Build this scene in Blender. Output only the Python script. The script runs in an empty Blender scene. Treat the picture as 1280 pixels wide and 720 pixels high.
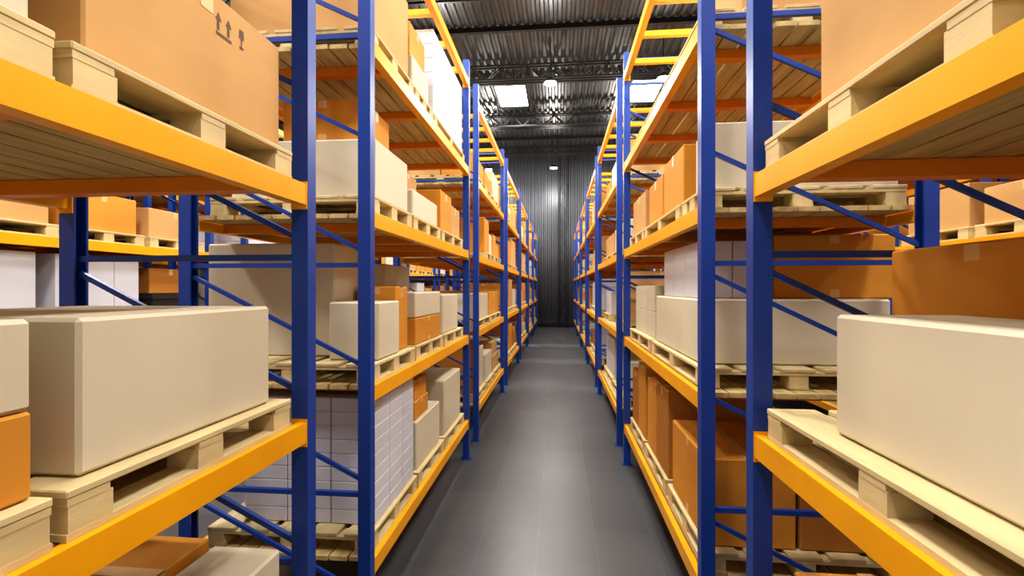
import bpy, math, random
from mathutils import Vector, Matrix

scene = bpy.context.scene
col = scene.collection
scene.view_settings.view_transform = 'Standard'
try:
    scene.view_settings.look = 'Medium High Contrast'
except Exception:
    scene.view_settings.look = 'None'
scene.view_settings.exposure = -0.2

# ------------------------------------------------------------------ materials
def new_mat(name):
    m = bpy.data.materials.new(name); m.use_nodes = True
    nt = m.node_tree
    return m, nt, nt.nodes["Principled BSDF"]

def surf(name, c, rough=0.6, metal=0.0, var=0.12, scale=4.0, bump=0.0, bscale=60.0, stretch=None, spec=0.5):
    m, nt, b = new_mat(name)
    tc = nt.nodes.new("ShaderNodeTexCoord")
    mp = nt.nodes.new("ShaderNodeMapping")
    nt.links.new(tc.outputs["Object"], mp.inputs["Vector"])
    if stretch: mp.inputs["Scale"].default_value = stretch
    n = nt.nodes.new("ShaderNodeTexNoise")
    n.inputs["Scale"].default_value = scale; n.inputs["Detail"].default_value = 5
    nt.links.new(mp.outputs[0], n.inputs["Vector"])
    r = nt.nodes.new("ShaderNodeValToRGB")
    r.color_ramp.elements[0].position = 0.3; r.color_ramp.elements[1].position = 0.7
    r.color_ramp.elements[0].color = (*[v*(1-var) for v in c], 1)
    r.color_ramp.elements[1].color = (*[min(1, v*(1+var)) for v in c], 1)
    nt.links.new(n.outputs["Fac"], r.inputs["Fac"])
    nt.links.new(r.outputs["Color"], b.inputs["Base Color"])
    b.inputs["Roughness"].default_value = rough
    b.inputs["Metallic"].default_value = metal
    b.inputs["Specular IOR Level"].default_value = spec
    if bump:
        n2 = nt.nodes.new("ShaderNodeTexNoise"); n2.inputs["Scale"].default_value = bscale
        nt.links.new(mp.outputs[0], n2.inputs["Vector"])
        bp = nt.nodes.new("ShaderNodeBump"); bp.inputs["Strength"].default_value = bump
        bp.inputs["Distance"].default_value = 0.003
        nt.links.new(n2.outputs["Fac"], bp.inputs["Height"])
        nt.links.new(bp.outputs[0], b.inputs["Normal"])
    return m

M_TAN   = surf("cardboard_tan",    (0.54, 0.32, 0.125), 0.75, bump=0.06, scale=2.0, var=0.07, spec=0.25, stretch=(1, 1, 3))
M_ORG   = surf("cardboard_orange", (0.62, 0.275, 0.038), 0.72, bump=0.06, scale=2.0, var=0.08, spec=0.25, stretch=(1, 1, 3))
M_BRN   = surf("cardboard_brown",  (0.45, 0.19, 0.036), 0.75, bump=0.06, scale=2.0, var=0.08, spec=0.25, stretch=(1, 1, 3))
M_CREAM = surf("crate_cream",      (0.62, 0.555, 0.42), 0.7, bump=0.05, scale=1.5, var=0.04, spec=0.25)
M_WHITE = surf("carton_white",     (0.62, 0.62, 0.68), 0.65, scale=1.5, var=0.03, spec=0.3)
M_SEAMW = surf("carton_gap_grey",  (0.28, 0.28, 0.34), 0.8)
M_TAPE  = surf("packing_tape",     (0.68, 0.43, 0.17), 0.35, var=0.04)
M_INK   = surf("printed_ink",      (0.10, 0.05, 0.02), 0.7)
M_WOOD  = surf("pallet_wood",      (0.60, 0.49, 0.27), 0.7, scale=3.0, var=0.14, bump=0.15, bscale=25, stretch=(6, 1, 6), spec=0.25)
M_DECK  = surf("deck_board_wood",  (0.56, 0.43, 0.20), 0.72, scale=3.0, var=0.22, bump=0.15, bscale=25, stretch=(7, 0.8, 7), spec=0.25)
M_BLUE  = surf("rack_steel_blue",  (0.009, 0.052, 0.31), 0.4, var=0.08)
M_YEL   = surf("rack_steel_yellow",(0.88, 0.40, 0.006), 0.40, var=0.04, spec=0.3)
M_ORB   = surf("rack_beam_orange", (0.76, 0.25, 0.006), 0.44, var=0.04, spec=0.3)
M_BOLT  = surf("bolt_steel",       (0.3, 0.3, 0.32), 0.35, 0.9)
M_ROOF  = surf("corrugated_roof_steel", (0.095, 0.10, 0.112), 0.34, 0.85, var=0.12, scale=0.8)
M_WALL  = surf("corrugated_wall_steel", (0.075, 0.08, 0.092), 0.36, 0.8, var=0.2, scale=0.6)
M_TRUSS = surf("truss_steel_dark", (0.012, 0.013, 0.015), 0.45, 0.4)
M_BLACK = surf("black_plastic",    (0.012, 0.012, 0.014), 0.45)

def emit(name, c, s):
    m, nt, b = new_mat(name)
    b.inputs["Base Color"].default_value = (*c, 1)
    b.inputs["Emission Color"].default_value = (*c, 1)
    b.inputs["Emission Strength"].default_value = s
    return m
M_SKYL = emit("skylight_glass", (0.97, 0.98, 1.0), 14)
M_LAMP = emit("lamp_glass", (1, 0.97, 0.9), 25)

def floor_mat():
    m, nt, b = new_mat("floor_tile_grey")
    tc = nt.nodes.new("ShaderNodeTexCoord")
    mp = nt.nodes.new("ShaderNodeMapping")
    mp.inputs["Rotation"].default_value = (0, 0, math.radians(90))
    mp.inputs["Location"].default_value = (0.1, 0.15, 0)
    nt.links.new(tc.outputs["Object"], mp.inputs["Vector"])
    br = nt.nodes.new("ShaderNodeTexBrick")
    br.inputs["Scale"].default_value = 1.0
    br.inputs["Brick Width"].default_value = 1.2
    br.inputs["Row Height"].default_value = 0.42
    br.inputs["Mortar Size"].default_value = 0.004
    br.inputs["Mortar Smooth"].default_value = 0.3
    br.inputs["Color1"].default_value = (0.070, 0.073, 0.079, 1)
    br.inputs["Color2"].default_value = (0.092, 0.095, 0.101, 1)
    br.inputs["Mortar"].default_value = (0.11, 0.115, 0.12, 1)
    nt.links.new(mp.outputs[0], br.inputs["Vector"])
    n = nt.nodes.new("ShaderNodeTexNoise"); n.inputs["Scale"].default_value = 1.3; n.inputs["Detail"].default_value = 3
    nt.links.new(tc.outputs["Object"], n.inputs["Vector"])
    mr = nt.nodes.new("ShaderNodeMapRange")
    mr.inputs["From Min"].default_value = 0.2; mr.inputs["From Max"].default_value = 0.8
    mr.inputs["To Min"].default_value = 0.82; mr.inputs["To Max"].default_value = 1.15
    nt.links.new(n.outputs["Fac"], mr.inputs["Value"])
    mx = nt.nodes.new("ShaderNodeMix"); mx.data_type = 'RGBA'; mx.blend_type = 'MULTIPLY'
    mx.inputs[0].default_value = 1.0
    nt.links.new(br.outputs["Color"], mx.inputs[6]); nt.links.new(mr.outputs[0], mx.inputs[7])
    nt.links.new(mx.outputs[2], b.inputs["Base Color"])
    b.inputs["Roughness"].default_value = 0.34
    return m
M_FLOOR = floor_mat()

# ------------------------------------------------------------------ mesh builder
class MB:
    def __init__(s): s.v = []; s.f = []; s.m = []; s.mats = []
    def mi(s, mat):
        if mat not in s.mats: s.mats.append(mat)
        return s.mats.index(mat)
    def quad(s, pts, mat):
        i = len(s.v); s.v += [tuple(p) for p in pts]
        s.f.append(tuple(range(i, i+len(pts)))); s.m.append(s.mi(mat))
    def box(s, x0, x1, y0, y1, z0, z1, mat):
        i = len(s.v); k = s.mi(mat)
        s.v += [(x0,y0,z0),(x1,y0,z0),(x1,y1,z0),(x0,y1,z0),(x0,y0,z1),(x1,y0,z1),(x1,y1,z1),(x0,y1,z1)]
        for f in ((0,3,2,1),(4,5,6,7),(0,1,5,4),(1,2,6,5),(2,3,7,6),(3,0,4,7)):
            s.f.append(tuple(i+a for a in f)); s.m.append(k)
    def bbox(s, x0, x1, y0, y1, z0, z1, b, mat):
        """box with chamfered edges"""
        k = s.mi(mat); idx = {}
        X = (x0, x1); Y = (y0, y1); Z = (z0, z1)
        for a in (0,1):
            for c in (0,1):
                for d in (0,1):
                    sx, sy, sz = (1 if a==0 else -1), (1 if c==0 else -1), (1 if d==0 else -1)
                    for ax in (0,1,2):
                        p = [X[a]+sx*b, Y[c]+sy*b, Z[d]+sz*b]
                        p[ax] = (X[a], Y[c], Z[d])[ax]
                        idx[(a,c,d,ax)] = len(s.v); s.v.append(tuple(p))
        def F(l, flip=False):
            s.f.append(tuple(reversed(l)) if flip else tuple(l)); s.m.append(k)
        for a in (0,1):
            F([idx[(a,0,0,0)],idx[(a,1,0,0)],idx[(a,1,1,0)],idx[(a,0,1,0)]], a==0)
            F([idx[(0,a,0,1)],idx[(0,a,1,1)],idx[(1,a,1,1)],idx[(1,a,0,1)]], a==0)
            F([idx[(0,0,a,2)],idx[(1,0,a,2)],idx[(1,1,a,2)],idx[(0,1,a,2)]], a==0)
        for a in (0,1):
            for c in (0,1):
                F([idx[(a,c,0,0)],idx[(a,c,1,0)],idx[(a,c,1,1)],idx[(a,c,0,1)]], (a==c))
                F([idx[(a,0,c,0)],idx[(a,1,c,0)],idx[(a,1,c,2)],idx[(a,0,c,2)]], (a!=c))
                F([idx[(0,a,c,1)],idx[(1,a,c,1)],idx[(1,a,c,2)],idx[(0,a,c,2)]], (a==c))
        for a in (0,1):
            for c in (0,1):
                for d in (0,1):
                    F([idx[(a,c,d,0)],idx[(a,c,d,1)],idx[(a,c,d,2)]], ((a+c+d)%2==0))
    def bar(s, p, q, w, mat, h=None):
        p = Vector(p); q = Vector(q); h = h or w
        d = (q-p).normalized()
        up = Vector((0,1,0)) if abs(d.y) < 0.9 else Vector((0,0,1))
        a = d.cross(up).normalized()*w/2; b = d.cross(a).normalized()*h/2
        i = len(s.v); k = s.mi(mat)
        for o in (p, q):
            for u, v in ((-1,-1),(1,-1),(1,1),(-1,1)):
                s.v.append(tuple(o+a*u+b*v))
        for f in ((0,3,2,1),(4,5,6,7),(0,1,5,4),(1,2,6,5),(2,3,7,6),(3,0,4,7)):
            s.f.append(tuple(i+t for t in f)); s.m.append(k)
    def cyl(s, c, r0, r1, z0, z1, mat, n=24, cap=True):
        i = len(s.v); k = s.mi(mat)
        for z, r in ((z0, r0), (z1, r1)):
            for j in range(n):
                a = 2*math.pi*j/n; s.v.append((c[0]+r*math.cos(a), c[1]+r*math.sin(a), z))
        for j in range(n):
            s.f.append((i+j, i+(j+1)%n, i+n+(j+1)%n, i+n+j)); s.m.append(k)
        if cap:
            s.f.append(tuple(i+j for j in reversed(range(n)))); s.m.append(k)
            s.f.append(tuple(i+n+j for j in range(n))); s.m.append(k)
    def mesh(s, name):
        me = bpy.data.meshes.new(name); me.from_pydata(s.v, [], s.f)
        for m in s.mats: me.materials.append(m)
        me.polygons.foreach_set("material_index", s.m)
        me.update(); return me
    def obj(s, name, loc=(0,0,0), parent=None):
        o = bpy.data.objects.new(name, s.mesh(name)); o.location = loc; col.objects.link(o)
        if parent: o.parent = parent
        return o

# ------------------------------------------------------------------ dimensions
LV = [0.42, 1.34, 2.26, 3.17]
LTOP = 4.13
BAY = 2.74; PITCH = 3.36; Y00 = 2.427
HTOP = 4.34
CEIL = 8.15; WALLY = 22.9; SIDE = 10.5

# ------------------------------------------------------------------ rack
def rack_mesh():
    """one bay; local x 0..1 (post centres), y 0..BAY"""
    b = MB(); w = 0.033; d = 0.031
    for y in (0.0, BAY):
        for x in (0.0, 1.0):
            t = 0.010
            sx = -1 if x == 0 else 1
            xo = x+sx*w; xi = x-sx*w
            b.box(min(xo, xo-sx*t), max(xo, xo-sx*t), y-d, y+d, 0.01, HTOP, M_BLUE)
            b.box(min(xo-sx*t, xi), max(xo-sx*t, xi), y-d, y-d+t, 0.01, HTOP, M_BLUE)
            b.box(min(xo-sx*t, xi), max(xo-sx*t, xi), y+d-t, y+d, 0.01, HTOP, M_BLUE)
            b.box(x-0.055, x+0.055, y-0.05, y+0.05, 0.0, 0.008, M_BLUE)
            for bx in (-0.044, 0.044):
                b.cyl((x+bx, y), 0.007, 0.007, 0.008, 0.018, M_BOLT, 8)
        for z in (0.2, 0.78, 1.98, 3.18, 4.27):
            b.box(0.03, 0.97, y-0.012, y+0.012, z-0.012, z+0.012, M_BLUE)
        z = 0.72
        while z < 4.3:
            b.bar((0.03, y, z), (0.97, y, z-0.46), 0.021, M_BLUE, 0.018)
            z += 0.6
    e = 0.032
    def beams(L, mat):
        for x in (0.0, 1.0):
            s_ = 1 if x == 0 else -1
            xa, xb = x - s_*0.030, x + s_*0.018
            b.box(min(xa, xb), max(xa, xb), e, BAY-e, L-0.078, L-0.028, mat)
            xb2 = x + s_*0.004
            b.box(min(xa, xb2), max(xa, xb2), e, BAY-e, L-0.028, L+0.002, mat)
            for y in (e, BAY-e-0.005):
                b.box(x-0.032, x+0.032, y, y+0.005, L-0.095, L+0.012, mat)
    for L in LV:
        beams(L, M_YEL)
        for i in range(4):
            y = 0.28 + i*(BAY-0.56)/3
            b.box(0.018, 0.982, y-0.03, y+0.03, L-0.076, L-0.026, M_ORB)
        n = 9; wd = (0.985-0.015)/n
        for i in range(n):
            x0 = 0.015+i*wd
            b.box(x0+0.005, x0+wd-0.005, e+0.012+0.004*(i%3), BAY-e-0.012-0.004*((i*2)%3), L-0.024, L, M_DECK)
    beams(LTOP, M_YEL)
    for i in range(5):
        y = 0.35 + i*(BAY-0.7)/4
        b.box(0.018, 0.982, y-0.025, y+0.025, LTOP-0.07, LTOP-0.025, M_YEL)
    return b.mesh("pallet_rack")
RACK = rack_mesh()
ROWS = {"L": -2.0, "R": 0.72, "LB": -5.0, "RB": 3.35, "LC": -6.35, "RC": 4.7}
for key, x in ROWS.items():
    for k in range(-1, 6):
        o = bpy.data.objects.new("pallet_rack", RACK); o.location = (x, Y00+PITCH*k, 0); col.objects.link(o)

# ------------------------------------------------------------------ pallets
PH = 0.105
pcache = {}
def pallet(x0, x1, y0, y1, z):
    z += 0.003
    w = round(x1-x0, 3); l = round(y1-y0, 3)
    if (w, l) not in pcache:
        b = MB(); n = 5; bw = w*0.165; gap = (w-n*bw)/(n-1)
        for i in range(n):
            a = i*(bw+gap); b.bbox(a, a+bw, 0, l, PH-0.018, PH, 0.003, M_WOOD)
        for yc in (0.05, l/2, l-0.05):
            b.box(0.002, w-0.002, yc-0.05+0.003, yc+0.05-0.003, PH-0.034, PH-0.018, M_WOOD)
        for xc in (0.05, w/2, w-0.05):
            for yc in (0.055, l/2, l-0.055):
                b.box(xc-0.047, xc+0.047, yc-0.05, yc+0.05, 0.015, PH-0.034, M_WOOD)
            b.box(xc-0.048, xc+0.048, 0.001, l-0.001, 0, 0.015, M_WOOD)
        pcache[(w, l)] = b.mesh("wooden_pallet")
    o = bpy.data.objects.new("wooden_pallet", pcache[(w, l)]); o.location = (x0, y0, z); col.objects.link(o)
    return z+PH+0.001

# ------------------------------------------------------------------ boxes
def cbox(x0, x1, y0, y1, z0, z1, mat=M_TAN, marks=None, side=None):
    z0 += 0.0016
    b = MB(); w = x1-x0; l = y1-y0; h = z1-z0
    cream = mat is M_CREAM or mat is M_WHITE
    b.bbox(0, w, 0, l, 0, h, 0.006 if not cream else 0.009, mat)
    e = 0.0012; hw = min(0.025, 0.09*min(w, l))
    if not cream:
        tape = M_TAPE
        if l >= w:
            b.box(w/2-hw, w/2+hw, -e, l+e, h-0.004, h+e, tape)
            b.box(w/2-hw, w/2+hw, -e, 0.004, h-min(0.07, h*.25), h, tape)
            b.box(w/2-hw, w/2+hw, l-0.004, l+e, h-min(0.07, h*.25), h, tape)
            for xx in ((-e, 0.004), (w-0.004, w+e)):
                b.box(xx[0], xx[1], l/2-hw, l/2+hw, h-min(0.05, h*.2), h-0.005, tape)
                b.box(xx[0], xx[1], l/2-hw, l/2+hw, 0.005, min(0.05, h*.2), tape)
        else:
            b.box(-e, w+e, l/2-hw, l/2+hw, h-0.004, h+e, tape)
            for xx in ((-e, 0.004), (w-0.004, w+e)):
                b.box(xx[0], xx[1], l/2-hw, l/2+hw, h-min(0.07, h*.25), h, tape)
            for yy in ((-e, 0.004), (l-0.004, l+e)):
                b.box(w/2-hw, w/2+hw, yy[0], yy[1], h-min(0.05, h*.2), h-0.005, tape)
                b.box(w/2-hw, w/2+hw, yy[0], yy[1], 0.005, min(0.05, h*.2), tape)
    if marks:
        s = 0.05 if h > 0.3 else 0.032
        xf = w+0.001 if side == '+' else -0.001
        def q(pts):
            P = [(xf, a, c) for a, c in pts]
            if side != '+': P.reverse()
            b.quad(P, M_INK)
        ya = l*marks; zt = h-0.05
        for k in range(2):
            y = ya+k*s*0.9
            q([(y+0.5*s, zt-0.5*s), (y-.05*s, zt-0.5*s), (y+0.2*s, zt)][::-1])
            q([(y+0.10*s, zt-1.1*s), (y+0.30*s, zt-1.1*s), (y+0.30*s, zt-0.5*s), (y+0.10*s, zt-0.5*s)])
        q([(ya, zt-1.4*s), (ya+1.4*s, zt-1.4*s), (ya+1.4*s, zt-1.22*s), (ya, zt-1.22*s)])
        y = ya+2.1*s
        q([(y, zt-0.6*s), (y+0.5*s, zt-0.6*s), (y+0.45*s, zt), (y+0.05*s, zt)])
        q([(y+0.2*s, zt-1.1*s), (y+0.3*s, zt-1.1*s), (y+0.3*s, zt-0.6*s), (y+0.2*s, zt-0.6*s)])
        q([(y+0.05*s, zt-1.25*s), (y+0.45*s, zt-1.25*s), (y+0.45*s, zt-1.1*s), (y+0.05*s, zt-1.1*s)])
    return b.obj("cream_storage_box" if cream else "cardboard_box", (x0, y0, z0))

def cartons(x0, x1, y0, y1, z0, z1, nx, ny, nz, mat=M_WHITE, labels=False):
    b = MB(); z0 += 0.001; w = (x1-x0)/nx; l = (y1-y0)/ny; h = (z1-z0)/nz
    g = 0.0025
    for k in range(nz):
        for i in range(nx):
            for j in range(ny):
                if 0 < i < nx-1 and 0 < j < ny-1 and k < nz-1: continue
                X0, Y0, Z0 = i*w+g, j*l+g, k*h
                b.bbox(X0, X0+w-2*g, Y0, Y0+l-2*g, Z0+0.0005, Z0+h-0.0005, 0.0035, mat)
                if labels:
                    if i == nx-1: b.box(X0+w-2*g-0.002, X0+w-2*g+0.0008, Y0+l*.62, Y0+l*.85, Z0+h*.12, Z0+h*.3, M_SEAMW)
                    if i == 0:    b.box(X0-0.0008, X0+0.002, Y0+l*.62, Y0+l*.85, Z0+h*.12, Z0+h*.3, M_SEAMW)
    return b.obj("carton_stack", (x0, y0, z0))

L1, L2, L3, L4 = LV
# ---- left rack, camera bay (aisle face x = -1)
z = pallet(-1.90, -0.99, 0.88, 1.70, L2)
cbox(-1.75, -1.03, 0.94, 1.63, z, 1.795, M_CREAM)
z = pallet(-1.90, -0.99, 0.0, 0.855, L2)
cbox(-1.85, -1.02, 0.10, 0.842, z, 1.62, M_ORG)
cbox(-1.85, -1.02, 0.10, 0.842, 1.62, 1.80, M_CREAM)
z = pallet(-1.92, -0.99, 0.89, 1.71, L3)
cbox(-1.86, -1.03, 0.95, 1.69, z, 2.75, M_TAN, 0.55, '+')
z = pallet(-1.92, -0.99, 0.0, 0.86, L3)
cbox(-1.86, -1.02, 0.05, 0.84, z, 2.72, M_CREAM)
z = pallet(-1.92, -1.0, 0.75, 1.70, L1)
cbox(-1.28, -1.02, 1.22, 1.68, z, 0.90, M_CREAM)
cbox(-1.88, -1.30, 0.80, 1.20, z, 0.93, M_ORG)
cbox(-1.88, -1.30, 1.22, 1.68, z, 0.925, M_ORG)
z = pallet(-1.92, -1.0, 0.8, 1.7, L4); cbox(-1.85, -1.05, 0.85, 1.65, z, 3.8, M_TAN)

# ---- left rack, first full bay (y 2.43..5.17)
z = pallet(-1.95, -1.0, 2.50, 3.34, L1)
cartons(-1.80, -1.02, 2.60, 3.32, z, 1.24, 3, 3, 9)
z = pallet(-1.95, -1.0, 3.38, 4.16, L1)
cbox(-1.85, -1.03, 3.42, 4.10, z, 0.88, M_CREAM)
cbox(-1.50, -1.05, 3.44, 3.80, 0.88, 1.02, M_ORG); cbox(-1.50, -1.06, 3.46, 3.78, 1.02, 1.17, M_ORG)
z = pallet(-1.95, -1.0, 4.20, 5.05, L1)
cbox(-1.85, -1.03, 4.25, 4.98, z, 1.02, M_CREAM)

z = pallet(-1.95, -0.99, 2.50, 3.26, L2)
cbox(-1.30, -1.01, 2.62, 2.98, z, 1.78, M_CREAM)
cbox(-2.14, -1.33, 2.75, 3.22, z, 2.13, M_CREAM)
cbox(-1.30, -1.04, 3.00, 3.24, z, 1.87, M_ORG)
z = pallet(-1.95, -1.0, 3.32, 4.12, L2)
cbox(-1.70, -1.02, 3.36, 4.08, z, 1.64, M_ORG); cbox(-1.70, -1.02, 3.36, 4.08, 1.64, 1.83, M_CREAM)
z = pallet(-1.95, -1.0, 4.18, 5.0, L2)
cbox(-1.55, -1.03, 4.22, 4.85, z, 1.80, M_CREAM)
cbox(-1.93, -1.57, 4.22, 4.95, z, 2.08, M_CREAM)

z = pallet(-1.95, -1.0, 2.52, 3.22, L3)
cbox(-1.88, -1.02, 2.60, 3.18, z, 2.70, M_CREAM)
cbox(-1.60, -1.12, 2.66, 3.10, 2.70, 2.95, M_ORG)
z = pallet(-1.95, -1.0, 3.26, 4.02, L3)
cbox(-1.60, -1.02, 3.30, 3.98, z, 2.56, M_CREAM)
cbox(-1.62, -1.20, 3.55, 3.98, 2.56, 2.78, M_TAN); cbox(-1.95, -1.64, 3.35, 3.98, z, 2.74, M_ORG)
z = pallet(-1.95, -1.0, 4.08, 4.98, L3)
cbox(-1.60, -1.02, 4.10, 4.52, z, 2.72, M_ORG); cbox(-1.60, -1.03, 4.54, 4.94, z, 2.66, M_TAN)

z = pallet(-1.95, -1.0, 2.50, 3.26, L4)
cbox(-1.85, -1.03, 2.55, 3.22, z, 3.82, M_TAN)
z = pallet(-1.95, -1.0, 3.30, 3.78, L4)
cbox(-1.75, -1.03, 3.32, 3.74, z, 3.52, M_CREAM); cbox(-1.75, -1.05, 3.32, 3.70, 3.52, 3.76, M_ORG)
z = pallet(-1.95, -1.0, 3.82, 5.08, L4)
cartons(-1.85, -1.02, 3.86, 5.04, z, 3.99, 3, 4, 6)

# ---- right rack, camera bay (aisle face x = .72)
z = pallet(0.71, 1.66, 0.62, 1.72, L2)
cbox(0.78, 1.10, 0.70, 1.44, z, 1.785, M_CREAM)
cbox(1.12, 1.66, 1.10, 1.74, z, 1.985, M_ORG)
cbox(1.13, 1.64, 0.64, 1.08, z, 1.78, M_CREAM)
z = pallet(0.72, 1.66, -0.5, 0.56, L2); cbox(0.80, 1.6, -0.45, 0.50, z, 1.8, M_CREAM)
z = pallet(0.71, 1.66, 0.86, 1.74, L3)
cbox(0.76, 1.60, 0.94, 1.48, z, 2.74, M_TAN, 0.40, '-')
z = pallet(0.71, 1.66, -0.1, 0.80, L3); cbox(0.76, 1.60, 0.10, 0.79, z, 2.7, M_CREAM)
z = pallet(0.75, 1.68, 0.75, 1.72, L1)
cbox(0.78, 1.22, 1.15, 1.68, z, 0.92, M_ORG); cbox(1.24, 1.66, 1.15, 1.70, z, 0.90, M_BRN)
z = pallet(0.75, 1.68, 0.8, 1.7, L4); cbox(0.8, 1.6, 0.85, 1.65, z, 3.8, M_TAN)

# ---- right rack, first full bay
z = pallet(0.74, 1.70, 2.50, 3.36, L1)
cbox(0.76, 1.20, 2.56, 3.30, z, 0.98, M_ORG); cbox(1.22, 1.68, 2.56, 3.30, z, 0.95, M_BRN)
z = pallet(0.74, 1.70, 3.42, 4.22, L1)
cbox(0.76, 1.40, 3.44, 3.82, z, 1.14, M_BRN); cbox(0.76, 1.40, 3.84, 4.20, z, 1.10, M_ORG)
z = pallet(0.74, 1.70, 4.28, 5.06, L1)
cbox(0.76, 1.40, 4.30, 4.66, z, 1.16, M_ORG); cbox(0.76, 1.40, 4.68, 5.02, z, 1.05, M_BRN)
z = pallet(0.73, 1.70, 2.56, 3.88, L2)
cbox(0.76, 1.72, 2.67, 3.84, z, 1.80, M_CREAM)
cbox(1.22, 1.86, 2.85, 3.40, 1.80, 2.16, M_ORG)
cartons(0.80, 1.19, 2.86, 3.75, 1.80, 2.13, 2, 3, 1)
z = pallet(0.73, 1.70, 3.94, 5.02, L2)
cartons(0.78, 1.40, 4.0, 4.96, z, 1.88, 2, 3, 2, M_CREAM)
z = pallet(0.73, 1.70, 2.52, 2.94, L3)
cbox(0.80, 1.70, 2.58, 2.90, z, 2.72, M_CREAM)
z = pallet(0.73, 1.70, 3.00, 4.18, L3)
cbox(0.76, 1.35, 3.02, 3.56, z, 2.74, M_ORG); cbox(0.76, 1.35, 3.60, 4.12, z, 2.70, M_ORG)
z = pallet(0.73, 1.70, 4.24, 5.04, L3)
cbox(0.76, 1.45, 4.30, 4.98, z, 2.72, M_TAN)
z = pallet(0.73, 1.70, 2.52, 3.50, L4)
cbox(0.95, 1.6, 2.6, 3.4, z, 3.7, M_TAN)
z = pallet(0.73, 1.70, 3.56, 4.98, L4)
cartons(0.95, 1.62, 3.62, 4.9, z, 3.70, 2, 4, 4)

# ---- second-row stock seen through the left rack (aisle face x = -4)
z = pallet(-4.95, -4.0, 2.55, 3.40, L2); cartons(-4.85, -4.04, 2.60, 3.36, z, 2.14, 2, 3, 1)
z = pallet(-4.95, -4.0, 3.46, 4.32, L2); cartons(-4.85, -4.04, 3.50, 4.28, z, 2.14, 2, 3, 1)
z = pallet(-4.95, -4.0, 4.38, 5.08, L2)
b = MB(); b.bbox(0, 0.85, 0, 0.62, 0, 0.34, 0.01, M_BLACK)
for i in range(5): b.box(0.06+i*0.16, 0.12+i*0.16, -0.006, 0.626, 0.05, 0.28, M_BLACK)
b.box(-0.01, 0.86, -0.012, 0.632, 0.30, 0.35, M_BLACK)
b.obj("black_plastic_crate", (-4.88, 4.42, z))
cbox(-4.80, -4.10, 4.46, 5.0, z+0.352, 2.06, M_BRN)
z = pallet(-4.95, -4.0, 2.52, 3.50, L3); cbox(-4.9, -4.05, 2.56, 2.92, z, 2.62, M_CREAM); cbox(-4.9, -4.05, 2.94, 3.46, z, 2.72, M_TAN)
z = pallet(-4.95, -4.0, 3.56, 4.30, L3); cbox(-4.9, -4.05, 3.60, 4.26, z, 2.70, M_ORG)
z = pallet(-4.95, -4.0, 4.36, 5.10, L3); cbox(-4.9, -4.05, 4.40, 5.06, z, 2.66, M_TAN)
# ---- second-row stock seen through the right rack (aisle face x = 3.35)
z = pallet(3.36, 4.30, 2.52, 3.40, L3); cbox(3.40, 4.26, 2.56, 3.36, z, 2.72, M_ORG)
z = pallet(3.36, 4.30, 3.46, 4.24, L3); cbox(3.40, 4.26, 3.50, 4.20, z, 2.66, M_TAN)
z = pallet(3.36, 4.30, 4.30, 5.08, L3); cbox(3.40, 4.26, 4.34, 5.04, z, 2.74, M_TAN)

# ---- procedural stock for the remaining bays
def load(rng, x0, x1, y0, y1, z, hmax):
    zt = pallet(x0, x1, y0, y1, z)
    cm = rng.choice([M_TAN, M_ORG, M_ORG, M_BRN])
    xa, xb, ya, yb = x0+0.04, x1-0.04, y0+0.03, y1-0.03
    t = rng.random(); h = rng.uniform(0.35, min(0.62, hmax))
    if t < 0.22:
        cbox(xa, xb, ya, yb, zt, zt+h*0.85, M_CREAM)
    elif t < 0.40:
        cbox(xa, xb, ya, yb, zt, zt+h, cm)
    elif t < 0.56:
        ym = (ya+yb)/2+rng.uniform(-.08, .08)
        cbox(xa, xb, ya, ym-0.006, zt, zt+h, cm); cbox(xa, xb, ym+0.006, yb, zt, zt+h*rng.uniform(.6, 1), rng.choice([cm, M_CREAM]))
    elif t < 0.72:
        h1 = h*0.5
        cbox(xa, xb, ya, yb, zt, zt+h1, cm if rng.random() < .5 else M_CREAM)
        yo = rng.uniform(0, .15)
        cbox(xa+0.03, xb-0.03, ya+yo, yb-.15+yo, zt+h1, zt+h1+h*0.45, rng.choice([M_CREAM, M_ORG, M_TAN]))
    elif t < 0.86:
        xm = (xa+xb)/2
        cbox(xa, xm-.005, ya, yb, zt, zt+h*rng.uniform(.6, 1), rng.choice([cm, M_CREAM]))
        cbox(xm+.005, xb, ya, yb, zt, zt+h*rng.uniform(.6, 1), rng.choice([cm, M_ORG]))
    else:
        cartons(xa, xb, ya, yb, zt, zt+h, 2, 2, 4)

def fill_bay(rng, xr, k, levels=LV, empt=0.06):
    ys = Y00+PITCH*k
    for L in levels:
        y = ys+0.09; end = ys+BAY-0.09
        n = rng.choice([2, 3, 3]); seg = (end-y)/n
        for i in range(n):
            if rng.random() < empt: continue
            load(rng, xr+0.05, xr+0.99, y+i*seg+0.03, y+(i+1)*seg-0.03, L, 0.66 if L < 3 else 0.8)
rng = random.Random(11)
for k in range(1, 6):
    fill_bay(rng, -2.0, k, empt=0.03); fill_bay(rng, 0.73, k, empt=0.03)
for k in range(0, 5):
    fill_bay(rng, -5.0, k, levels=(LV if k else [L1, L4])); fill_bay(rng, 3.35, k, levels=(LV if k else [L1, L2, L4]))
for k in range(-1, 3):
    fill_bay(rng, -6.35, k); fill_bay(rng, 4.7, k)
fill_bay(rng, -5.0, -1); fill_bay(rng, 3.35, -1)

# ------------------------------------------------------------------ room shell
b = MB(); b.box(-SIDE, SIDE, -5, WALLY+0.1, -0.1, 0, M_FLOOR); b.obj("floor")

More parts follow.
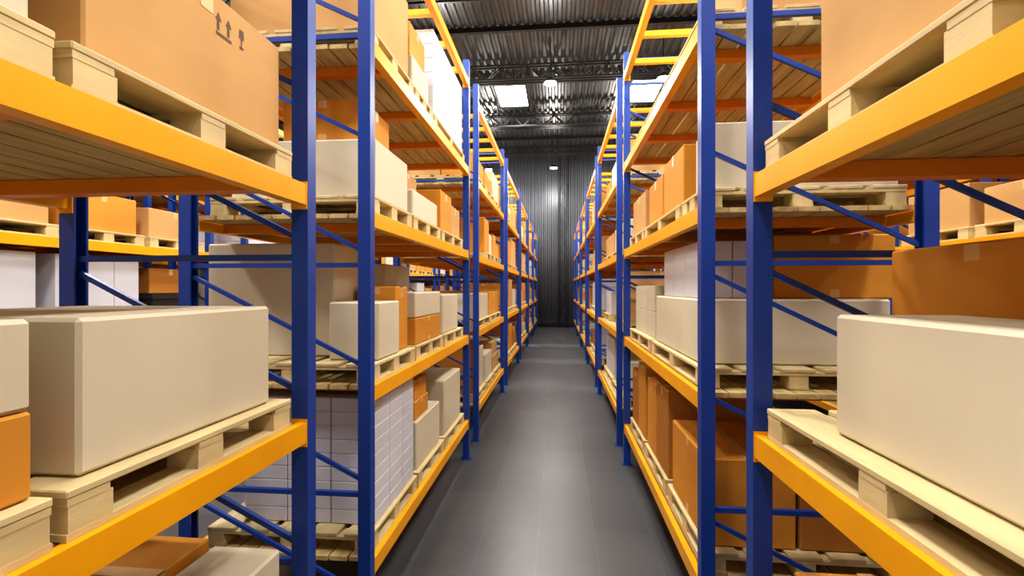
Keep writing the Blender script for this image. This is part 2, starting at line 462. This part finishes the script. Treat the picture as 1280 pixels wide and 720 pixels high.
def corrugated(name, mat, n0, n1, a0, a1, pitch, depth, mk):
    b = MB(); u = n0; prof = []
    while u < n1:
        prof += [(u, 0), (u+pitch*.35, 0), (u+pitch*.5, depth), (u+pitch*.85, depth)]
        u += pitch
    prof.append((u, 0))
    for i in range(len(prof)-1):
        (u0, d0), (u1, d1) = prof[i], prof[i+1]
        b.quad([mk(u0, d0, a0), mk(u1, d1, a0), mk(u1, d1, a1), mk(u0, d0, a1)], mat)
    return b.obj(name)
corrugated("ceiling", M_ROOF, -SIDE, SIDE, -5, WALLY, 0.20, 0.05, lambda u, d, v: (u, v, CEIL+0.06-d))
corrugated("wall_far", M_WALL, -SIDE, SIDE, 0, CEIL+0.1, 0.20, 0.05, lambda u, d, v: (u, WALLY-d+0.05, v))
corrugated("wall_left", M_WALL, -5, WALLY, 0, CEIL+0.1, 0.25, 0.05, lambda u, d, v: (-SIDE+d, u, v))
corrugated("wall_right", M_WALL, -5, WALLY, 0, CEIL+0.1, 0.25, 0.05, lambda u, d, v: (SIDE-d, u, v))
b = MB(); b.box(-SIDE+.1, SIDE-.1, WALLY-0.03, WALLY, 0, 0.18, M_TRUSS); b.obj("baseboard_far")

def truss(y, z1=CEIL-0.02, dep=0.42):
    b = MB(); z0 = z1-dep
    for z in (z0, z1-0.04):
        b.box(-SIDE+.06, SIDE-.06, y-0.10, y-0.05, z, z+0.05, M_TRUSS)
        b.box(-SIDE+.06, SIDE-.06, y+0.05, y+0.10, z, z+0.05, M_TRUSS)
    x = -SIDE+.1; s = 0.38; up = 0
    while x+s < SIDE-.06:
        za, zb = (z0+0.02, z1-0.02) if up == 0 else (z1-0.02, z0+0.02)
        b.bar((x, y-0.075, za), (x+s, y-0.075, zb), 0.028, M_TRUSS)
        b.bar((x, y+0.075, za), (x+s, y+0.075, zb), 0.028, M_TRUSS)
        x += s; up = 1-up
    b.obj("roof_truss")
for y in (-2.1, 1.8, 5.7, 9.6, 13.5, 17.4, 21.3): truss(y)
for y in (3.7, 11.5, 14.5, 18.6, 20.0, 22.3):
    b = MB(); b.box(-SIDE+.06, SIDE-.06, y-0.05, y+0.05, CEIL-0.12, CEIL-0.003, M_TRUSS); b.obj("roof_purlin")
for x in (0.2, -6.8, 7.2):
    b = MB(); y = WALLY-0.28
    for dx in (-0.17, 0.17):
        b.box(x+dx-0.03, x+dx+0.03, y-0.05, y+0.05, 0, CEIL-.16, M_TRUSS)
    z = 0.1; u = 1
    while z+0.36 < CEIL-.16:
        b.bar((x-0.16*u, y, z), (x+0.16*u, y, z+0.36), 0.025, M_TRUSS); z += 0.36; u = -u
    b.obj("lattice_column")

def light(name, kind, loc, e, c, parent=None, **kw):
    l = bpy.data.lights.new(name, kind); l.energy = e; l.color = c
    for k, v in kw.items(): setattr(l, k, v)
    o = bpy.data.objects.new(name, l); o.location = loc; col.objects.link(o)
    if parent: o.parent = parent
    return o
for x in (-5.7, -1.5, 2.7, 6.9):
    for y in (-0.1, 7.75, 15.6):
        b = MB()
        b.box(-0.5, 0.5, -0.9, 0.9, -0.02, 0.0, M_SKYL)
        for s in (-1, 1):
            b.box(s*0.5-0.03, s*0.5+0.03, -0.93, 0.93, -0.05, 0.02, M_TRUSS)
            b.box(-0.5, 0.5, s*0.9-0.03, s*0.9+0.03, -0.05, 0.02, M_TRUSS)
        o = b.obj("window_skylight", (x, y, CEIL-0.01))
        light("skylight_glow", 'AREA', (0, 0, -0.06), 330, (1.0, 0.97, 0.93), o, shape='RECTANGLE', size=0.9, size_y=1.7)
for x in (-7.4, -3.0, -0.2, 2.55, 6.9):
    for y in (3.4, 12.0, 20.5):
        b = MB()
        b.cyl((0, 0), 0.012, 0.012, 0.26, CEIL-6.95-0.02, M_TRUSS, 8)
        b.cyl((0, 0), 0.07, 0.07, 0.14, 0.27, M_BLACK, 20)
        b.cyl((0, 0), 0.17, 0.08, 0.02, 0.14, M_BLACK, 28)
        b.cyl((0, 0), 0.15, 0.15, 0.0, 0.02, M_LAMP, 28)
        o = b.obj("high_bay_lamp", (x, y, 6.95))
        light("lamp_bulb", 'POINT', (0, 0, -0.35), 250, (1.0, 0.92, 0.80), o, shadow_soft_size=0.13)
        light("lamp_beam", 'SPOT', (0, 0, -0.03), 260, (1.0, 0.92, 0.80), o, shadow_soft_size=0.10,
              spot_size=math.radians(120), spot_blend=0.6)

w = bpy.data.worlds.new("World"); scene.world = w; w.use_nodes = True
bg = w.node_tree.nodes["Background"]; bg.inputs[0].default_value = (1.0, 0.94, 0.84, 1); bg.inputs[1].default_value = 0.66

cam = bpy.data.cameras.new("camera"); co = bpy.data.objects.new("camera", cam); col.objects.link(co)
co.location = (0, 0, 1.86); co.rotation_euler = (math.radians(90), 0, math.radians(5.52))
cam.lens = 16.875; cam.sensor_width = 36; cam.clip_start = 0.02
scene.camera = co
